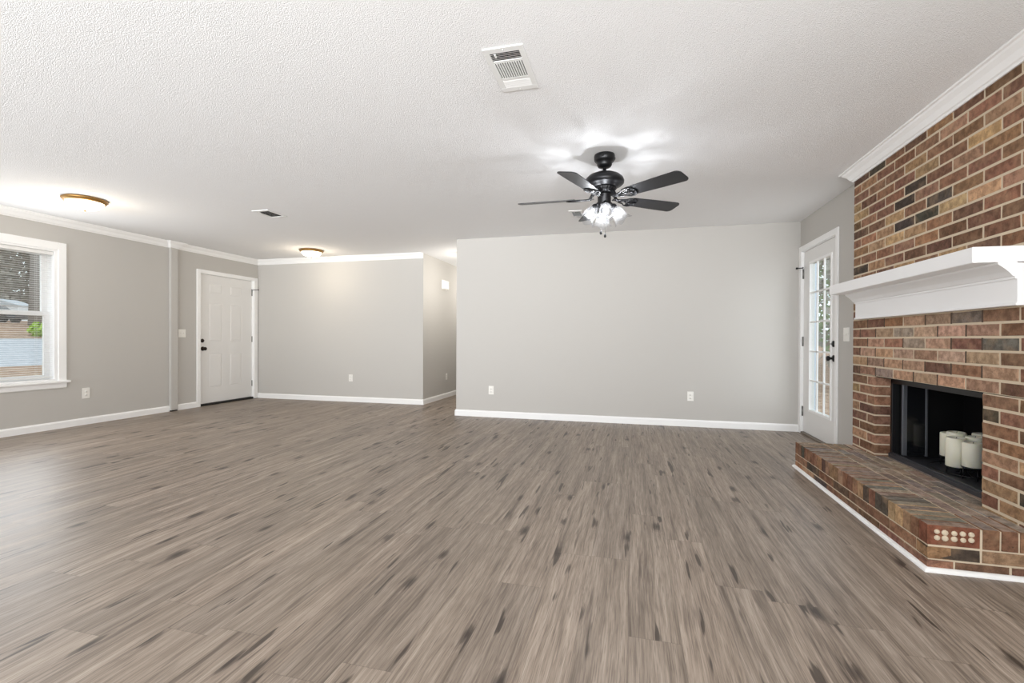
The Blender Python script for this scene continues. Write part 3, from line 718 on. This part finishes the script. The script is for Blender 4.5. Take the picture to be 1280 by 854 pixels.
# light kit
BULBS = []
def tulip(i, r, h, t):
    k = max(0, (i-4))/3.0
    return (r*(1 + .05*math.cos(8*t) + .09*k*math.cos(4*t)), h + .010*k*math.cos(4*t))
for kb in range(4):
    a = math.radians(-80 + 90*kb); tilt = math.radians(35)
    ax = Vector((math.sin(tilt)*math.cos(a), math.sin(tilt)*math.sin(a), -math.cos(tilt)))
    p0 = Vector((.034*math.cos(a), .034*math.sin(a), fz(2.088))); p1 = Vector((.062*math.cos(a), .062*math.sin(a), fz(2.060)))
    bm = B(); add_tube(bm, [p0*1.0, (p0+p1)/2 + Vector((0, 0, .003)), p1], .011, 10)
    add_lathe(bm, [(0, -.012), (.016, -.012), (.025, .0), (.027, .016), (.024, .03), (0, .03)], p1, ax, 24)
    obj('lamp_arm', bm, M_BLACK, fan)
    q0 = p1 + ax*.014
    bm = B(); pr = [(.024, 0), (.030, .008), (.040, .028), (.045, .050), (.046, .072), (.049, .090), (.056, .106), (.066, .120)]
    add_lathe(bm, pr, q0, ax, 64, ruffle=tulip)
    sh = obj('lamp_shade', bm, M_SHADE, fan)
    bm = B(); add_lathe(bm, [(0, .012), (.012, .014), (.014, .030), (.021, .050), (.024, .066), (.020, .082), (.010, .092), (0, .095)], q0, ax, 20); blb = obj('bulb', bm, M_BULB, fan); blb.parent = sh
    d = bpy.data.lights.new('bulb_glow', 'POINT'); d.energy = 8; d.color = (0.95, .97, 1.0); d.shadow_soft_size = .012
    lo = bpy.data.objects.new('bulb_glow', d); COL.objects.link(lo); lo.parent = fan; lo.location = q0 + ax*.074
for (x, y, z1, z2) in ((-.021, -.040, 2.06, 1.868), (.010, -.05, 2.06, 1.842)):
    bm = B(); add_tube(bm, [(x, y, fz(z1)), (x, y, fz(z2))], .0016, 6)
    zz = z1
    while zz > z2: add_lathe(bm, [(0, -.002), (.0023, 0), (0, .002)], (x, y, fz(zz)), (0,0,1), 6); zz -= .008
    ch = obj('pull_chain', bm, M_STEEL, fan)
    bm = B(); add_lathe(bm, [(0, .004), (.004, .002), (.008, -.012), (.009, -.02), (.006, -.027), (0, -.029)], (x, y, fz(z2)), (0,0,1), 12); fo = obj('chain_fob', bm, M_BLACK, fan); fo.parent = ch

# ------------------------------------------------------------------ dome ceiling lights
def dome(loc, label, first=[None]):
    if first[0]: return dup(first[0], loc, .3, label)
    t = thing('ceiling_light', label, 'ceiling light', loc, 0, 'flush dome ceiling lights')
    bm = B(); add_lathe(bm, [(0, 0), (.168, 0), (.178, -.006), (.180, -.016), (.172, -.024), (.165, -.034), (.155, -.040), (.150, -.036), (.150, -.02)], seg=56); obj('brass_rim', bm, M_BRASS, t)
    bm = B(); add_lathe(bm, [(.151, -.030), (.148, -.045), (.135, -.066), (.11, -.086), (.075, -.101), (.035, -.109), (0, -.111)], seg=56); obj('glass_dome', bm, M_DOME, t)
    bm = B(); add_lathe(bm, [(0, -.126), (.005, -.125), (.008, -.118), (.006, -.111), (.012, -.109), (0, -.106)], seg=16); obj('finial', bm, M_BRASS, t)
    first[0] = t; return t
dome((-5.285, 3.465, H), 'brass rimmed lit dome light on the ceiling above the window')
dome((-4.866, 6.315, H), 'brass rimmed lit dome light on the ceiling near the front door')
for x, y in ((-5.285, 3.465), (-4.866, 6.315)):
    d = bpy.data.lights.new('dome_glow', 'POINT'); d.energy = 8; d.color = (1.0, .86, .66); d.shadow_soft_size = .10
    lo = bpy.data.objects.new('dome_glow', d); COL.objects.link(lo); lo.location = (x, y, H-.30)
for x, y, z in ((-2.5, 7.15, 1.95), (-2.6, 8.7, 1.95)):
    d = bpy.data.lights.new('hall_glow', 'POINT'); d.energy = 20; d.color = (1.0, .96, .9); d.shadow_soft_size = .22
    lo = bpy.data.objects.new('hall_glow', d); COL.objects.link(lo); lo.location = (x, y, z)

# ------------------------------------------------------------------ ceiling registers
def register(cx, cy, wx, wy, label, rotz=0, single=False, tilt=-1.5):
    t = thing('ceiling_vent', label, 'air vent', (cx, cy, H), rotz, 'ceiling air registers')
    hx, hy = wx/2, wy/2; ix, iy = hx-.027, hy-.038; zf = -.007
    bm = B()
    for x0, x1, y0, y1 in ((-hx, hx, -hy, -iy), (-hx, hx, iy, hy), (-hx, -ix, -iy, iy), (ix, hx, -iy, iy)): add_box(bm, x0, x1, y0, y1, zf, -.0002)
    s1, s2 = -iy+2*iy*.24, -iy+2*iy*.74
    for yy in (() if single else (s1, s2)): add_box(bm, -ix, ix, yy-.009, yy+.009, zf+.001, -.0005)
    obj('frame', bm, M_VENT, t, bevel=.0015)
    bm = B(); add_box(bm, -ix, ix, -iy, iy, -.0012, -.0003); obj('duct_opening', bm, M_DUCT, t)
    def slat(name, segs):
        bm = B()
        for (c0, c1, along, tl) in segs:
            if along == 'x':
                yy = c0; add_prism(bm, [(yy-.0012+.006*tl, -.0068), (yy+.0012+.006*tl, -.0068), (yy+.0012-.006*tl, -.0014), (yy-.0012-.006*tl, -.0014)], -ix, ix, Matrix(((0,0,1,0),(1,0,0,0),(0,1,0,0),(0,0,0,1))))
            else:
                xx = c0; add_prism(bm, [(xx-.0035, -.0068), (xx+.0035, -.0068), (xx+.0035, -.0014), (xx-.0035, -.0014)], c1[0], c1[1], R90)
        obj(name, bm, M_VENT, t)
    if single:
        slat('louver_bank', [(-iy + 2*iy*(q+.5)/7, 0, 'x', tilt) for q in range(7)])
    else:
        n1 = 5; slat('louver_bank', [(-iy + (s1-.009+iy)*(q+.5)/n1 + (.006), 0, 'x', -.9) for q in range(n1-1)])
        n2 = 12; slat('louver_bank', [(-ix+2*ix*q/n2, (s1+.009, s2-.009), 'y', 0) for q in range(n2+1)])
        slat('louver_bank', [(s2+.009 + (iy-s2-.009)*(q+.5)/6, 0, 'x', 1.0) for q in range(6)])
    for yy in (hy-.016, -hy+.016): bm = B(); add_lathe(bm, [(0, 0), (.005, 0), (0, .003)], (0, yy, zf), (0,0,-1), 10); obj('screw', bm, M_VENT, t)
    bm = B(); add_box(bm, -ix+.022, -ix+.030, -iy+.004, -iy+.030, -.012, -.006)
    obj('damper_lever', bm, M_VENT, t)
    return t
register(-.604, 2.322, .200, .388, 'white louvered air vent on the ceiling nearest the camera')
register(-3.893, 4.363, .205, .30, 'white louvered ceiling vent between the two brass dome lights', single=True)
register(-.602, 5.155, .145, .27, 'small white ceiling vent just behind the fan near the plain wall', single=True, tilt=-.55)
register(-2.72, 7.10, .20, .30, 'white ceiling vent just inside the hallway, partly hidden')

# ------------------------------------------------------------------ plates and boxes on the walls (built facing +x at the wall, turned by rotz)
def plate(name, label, cat, loc, rotz, kind, w=.072, h=.116, group=None):
    t = thing(name, label, cat, loc, rotz, group)
    bm = B(); add_box(bm, 0, .006, -w/2, w/2, -h/2, h/2); obj('cover_plate', bm, M_PLASTIC, t, bevel=.003)
    if kind == 'outlet':
        for zz in (.0195, -.0195):
            bm = B(); add_lathe(bm, [(0, .0085), (.0155, .0085), (.0165, .006), (.0165, .003)], (0, 0, zz), (1, 0, 0), 20); r = obj('receptacle', bm, M_PLASTIC, t)
            bm = B()
            for yy in (-.006, .006): add_box(bm, .0080, .0088, yy-.001, yy+.001, zz-.001, zz+.006)
            add_lathe(bm, [(0, .0088), (.0022, .0088), (.0022, .008)], (0, 0, zz-.007), (1, 0, 0), 10)
            q = obj('slots', bm, M_SLOT, t); q.parent = r
    elif kind.startswith('switch'):
        n = int(kind[-1])
        for i in range(n):
            yy = (i-(n-1)/2)*.046
            bm = B(); add_box(bm, .005, .0072, yy-.006, yy+.006, -.013, .013); o = obj('switch_slot', bm, M_PLASTIC, t)
            bm = B(); add_prism(bm, [(.006, -.004), (.018, .003), (.018, .008), (.006, .006)], yy-.004, yy+.004, R90); q = obj('toggle', bm, M_PLASTIC, t); q.parent = o
    else:
        bm = B()
        for zz in (.03, -.03): add_lathe(bm, [(0, .0072), (.003, .007), (.0035, .006)], (0, 0, zz), (1, 0, 0), 10)
        obj('screw', bm, M_STEEL, t)
    return t
plate('wall_outlet', 'white wall outlet plate below the window near the baseboard', 'outlet', (XL, 4.243, .383), 0, 'outlet', .085, .13, 'wall outlets')
plate('wall_outlet', 'white wall outlet low on the entry wall right of front door', 'outlet', (-4.585, YF, .398), -PI/2, 'outlet', group='wall outlets')
plate('wall_outlet', 'white wall outlet low on the bright hallway wall', 'outlet', (XH, 7.93, .38), 0, 'outlet', group='wall outlets')
plate('wall_outlet', 'white wall outlet at the left end of the wide plain wall', 'outlet', (-1.865, YB, .366), -PI/2, 'outlet', group='wall outlets')
plate('wall_outlet', 'white wall outlet on the plain wall below the fan, nearer the glass door', 'outlet', (.685, YB, .371), -PI/2, 'outlet', group='wall outlets')
plate('light_switch', 'white double light switch between pilaster strip and front door', 'light switch', (XL, 5.50, 1.128), 0, 'switch2', .118, .118, 'light switches')
plate('light_switch', 'white double light switch between glass door and brick chimney', 'light switch', (XR, 4.876, 1.118), PI, 'switch2', .122, .125, 'light switches')
t = thing('door_chime', 'small white door chime box high on the hallway wall', 'door chime', (XH, 7.81, 2.02))
bm = B(); add_box(bm, 0, .055, -.10, .10, -.075, .075); obj('cover', bm, M_PLASTIC, t, bevel=.006)
bm = B(); add_box(bm, 0, .012, -.112, .112, -.084, .084); obj('base_plate', bm, M_PLASTIC, t, bevel=.003)
t = thing('thermostat', 'small white wall box at the edge of the hallway wall', 'thermostat', (XH, 8.47, 1.86))
bm = B(); add_box(bm, 0, .035, -.06, .06, -.055, .055); obj('cover', bm, M_PLASTIC, t, bevel=.006)

# ------------------------------------------------------------------ outside
def mk_ground(name, cs, scale):
    k = NT(name); n = k.noise(k.pos(), scale, 5, 0.7); n2 = k.noise(k.pos(), scale*7, 3, 0.7)
    c = k.ramp(k.math('ADD', k.math('MULTIPLY', n, .5), k.math('MULTIPLY', n2, .5)), [(.36, cs[0]), (.5, cs[1]), (.64, cs[2])])
    return k.set(c, .95, 0, .1)
M_LEAF = mk_ground('leaf_litter', (s(96, 76, 62), s(158, 130, 108), s(206, 184, 164)), 2.5)
M_ROAD = mk_ground('asphalt', (s(150, 154, 160), s(176, 180, 186), s(196, 199, 204)), 3)
M_BARK = simple('grey_bark', s(160, 155, 150), .9, 0, .1, .6, 8)
M_TWIG = simple('bare_twigs', s(158, 153, 142), .9, 0, .1, .5, 2)
M_EVER = simple('evergreen_leaves', s(140, 152, 112), .8, 0, .2, .6, 2)
M_LIME = simple('lime_leaves', s(172, 208, 74), .7, 0, .2, .4, 6)
M_SIDING = simple('pale_blue_siding', s(214, 224, 236), .6, 0, .3)
def heights(bm, pts, y0, y1):
    rows_ = [[bm.verts.new((x, y, z)) for x, z in pts] for y in (y0, y1)]
    for i in range(len(pts)-1): bm.faces.new((rows_[0][i], rows_[0][i+1], rows_[1][i+1], rows_[1][i]))
def slab_ground(name, pts, y0, y1, m, label, cat):
    bm = B(); heights(bm, pts, y0, y1)
    r = bmesh.ops.extrude_face_region(bm, geom=bm.faces[:]); bmesh.ops.translate(bm, verts=[v for v in r['geom'] if isinstance(v, bmesh.types.BMVert)], vec=(0, 0, -.3))
    return struct(name, bm, m, label, cat)
slab_ground('ground', [(XL-.14, -.45), (-31, -.45)], -30, 60, M_LEAF, 'leaf strewn brown lawn outside the left window', 'lawn')
slab_ground('road', [(-31, -.45), (-40, .95)], -30, 60, M_ROAD, 'pale grey road outside the left window', 'road')
slab_ground('bank', [(-40, .95), (-48, 2.2), (-60, 2.8), (-110, 9)], -30, 110, M_LEAF, 'brown bank beyond the road outside the left window', 'bank')
slab_ground('yard', [(XR+.14, -.35), (12, -.5), (40, 1.5), (70, 5)], 3, 90, M_LEAF, 'leaf strewn yard outside the glass door', 'yard')
def tree(x, y, z, h, r, label, crown, nleaf, leafm, size, seed, group, low=.35):
    rg = random.Random(seed); t = thing('tree', label, 'tree', (x, y, z), 0, group)
    bm = B(); add_tube(bm, [(0, 0, -.2), (rg.uniform(-.1,.1), rg.uniform(-.1,.1), h*.4), (rg.uniform(-.3,.3), rg.uniform(-.3,.3), h*.8), (rg.uniform(-.4,.4), rg.uniform(-.4,.4), h)], [r*1.15, r*.9, r*.5, r*.1], 8)
    for q in range(12):
        a = rg.uniform(0, 2*PI); hh = h*rg.uniform(low, .9); L = crown*rg.uniform(.5, 1.1)
        add_tube(bm, [(0, 0, hh), (L*.5*math.cos(a), L*.5*math.sin(a), hh+L*.3), (L*math.cos(a), L*math.sin(a), hh+L*.75)], [r*.35, r*.2, r*.05], 5)
    obj('trunk', bm, M_BARK, t)
    bm = B()
    for q in range(nleaf):
        a = rg.uniform(0, 2*PI); rr = crown*math.sqrt(rg.random()); hh = h*(low + (1.05-low)*rg.random()); sz = size*rg.uniform(.5, 1.2)
        c0 = Vector((rr*math.cos(a), rr*math.sin(a), hh)); u = Vector((rg.gauss(0,1), rg.gauss(0,1), rg.gauss(0,1))).normalized(); v = u.orthogonal().normalized()
        bm.faces.new([bm.verts.new(c0 + u*sz), bm.verts.new(c0 + v*sz*.45), bm.verts.new(c0 - u*sz), bm.verts.new(c0 - v*sz*.45)])
    obj('foliage', bm, leafm, t); return t
rg = random.Random(3)
lt = [(-46.5, 26.9, 1.9, 14, .36, 'pale grey tree trunk beside the road, in the middle of the left window')]
for i, (x, y) in enumerate(((-61.5, 31.5), (-61.5, 36.0), (-66.5, 33.5), (-66, 39.5), (-72, 37.5), (-71.5, 43.5), (-77.5, 42), (-50, 21.5), (-79, 47.5))):
    lt.append((x, y, 2.0+max(0, (-46-x))*.06, rg.uniform(12, 17), rg.uniform(.2, .4), 'bare grey woodland tree on the bank seen through the blinds'))
for i, (x, y, z, h, r, lb) in enumerate(lt):
    tree(x, y, z, h, r, lb, .9 if i == 0 else 2.3, 40 if i == 0 else 1500, M_TWIG, .35, 20+i, None if i == 0 else 'woodland trees on the bank', .55 if i == 0 else .08)
for i, (x, y, h) in enumerate(((6.0, 16.0, 8), (9.2, 24.5, 11), (6.6, 21.0, 10), (12.2, 30.0, 12), (9.6, 34.5, 13), (14.0, 36.5, 13), (8.0, 29.5, 12))):
    tree(x, y, -.4+max(0, (x-12))*.07, h, .16+.03*i, 'tree with thin grey green foliage in the yard behind the glass door', 2.2, 1300, M_EVER if i % 3 else M_TWIG, .22, 60+i, 'yard trees behind the glass door', .10)
t = thing('shrub', 'bright lime green shrub at the roadside in the left window', 'shrub', (-41.0, 24.05, .75))
bm = B(); rg = random.Random(5)
for q in range(420):
    v = Vector((rg.gauss(0,1), rg.gauss(0,1), rg.gauss(0,1))).normalized()*rg.uniform(.25, .62); c0 = Vector((v.x, v.y, v.z*.95+.82)); u = Vector((rg.gauss(0,1), rg.gauss(0,1), rg.gauss(0,1))).normalized(); w_ = u.orthogonal().normalized()
    bm.faces.new([bm.verts.new(c0+u*.14), bm.verts.new(c0+w_*.08), bm.verts.new(c0-u*.14), bm.verts.new(c0-w_*.08)])
obj('foliage', bm, M_LIME, t)
bm = B()
for q in range(5): add_tube(bm, [(0, 0, -.1), (rg.uniform(-.3,.3), rg.uniform(-.3,.3), .8)], [.03, .012], 5)
obj('stem', bm, M_BARK, t)
t = thing('shed', 'small white building beyond the road in the left window', 'building', (-56.5, 30.6, 2.6), .5)
bm = B(); add_box(bm, -1.5, 1.5, -1.1, 1.1, -.4, 1.35); obj('wall', bm, simple('white_siding', s(232, 236, 240), .6), t)
bm = B(); add_prism(bm, [(-1.7, 1.35), (1.7, 1.35), (0, 1.95)], -1.25, 1.25, R90); obj('roof', bm, simple('grey_shingle', s(188, 194, 200), .8), t)
t = thing('car', 'dark parked car beyond the road at the left edge of the window', 'car', (-50, 25.9, 2.2), .6)
bm = B(); add_prism(bm, [(-2.1, .3), (2.1, .3), (2.15, .7), (1.3, .85), (.7, 1.35), (-1.1, 1.38), (-1.8, .9), (-2.15, .8)], -.85, .85, R90); obj('body', bm, simple('dark_car_paint', s(48, 52, 58), .3), t, bevel=.05)
bm = B(); add_prism(bm, [(-1.5, .92), (1.1, .9), (.62, 1.3), (-1.05, 1.32)], -.87, .87, R90); obj('side_window', bm, M_SMOKE, t)
for x in (-1.3, 1.3):
    for y in (-.8, .8):
        bm = B(); add_lathe(bm, [(0, -.1), (.34, -.1), (.36, -.05), (.36, .05), (.34, .1), (0, .1)], (x, y, .34), (0, 1, 0), 20); obj('wheel', bm, M_GAP, t)
bm = B(); add_box(bm, XR+.13, 2.235, 6.62, 9.5, -.4, 2.9)
struct('wall_exterior', bm, M_SIDING, 'pale blue white exterior wall seen through the left panes of the glass door', 'wall')
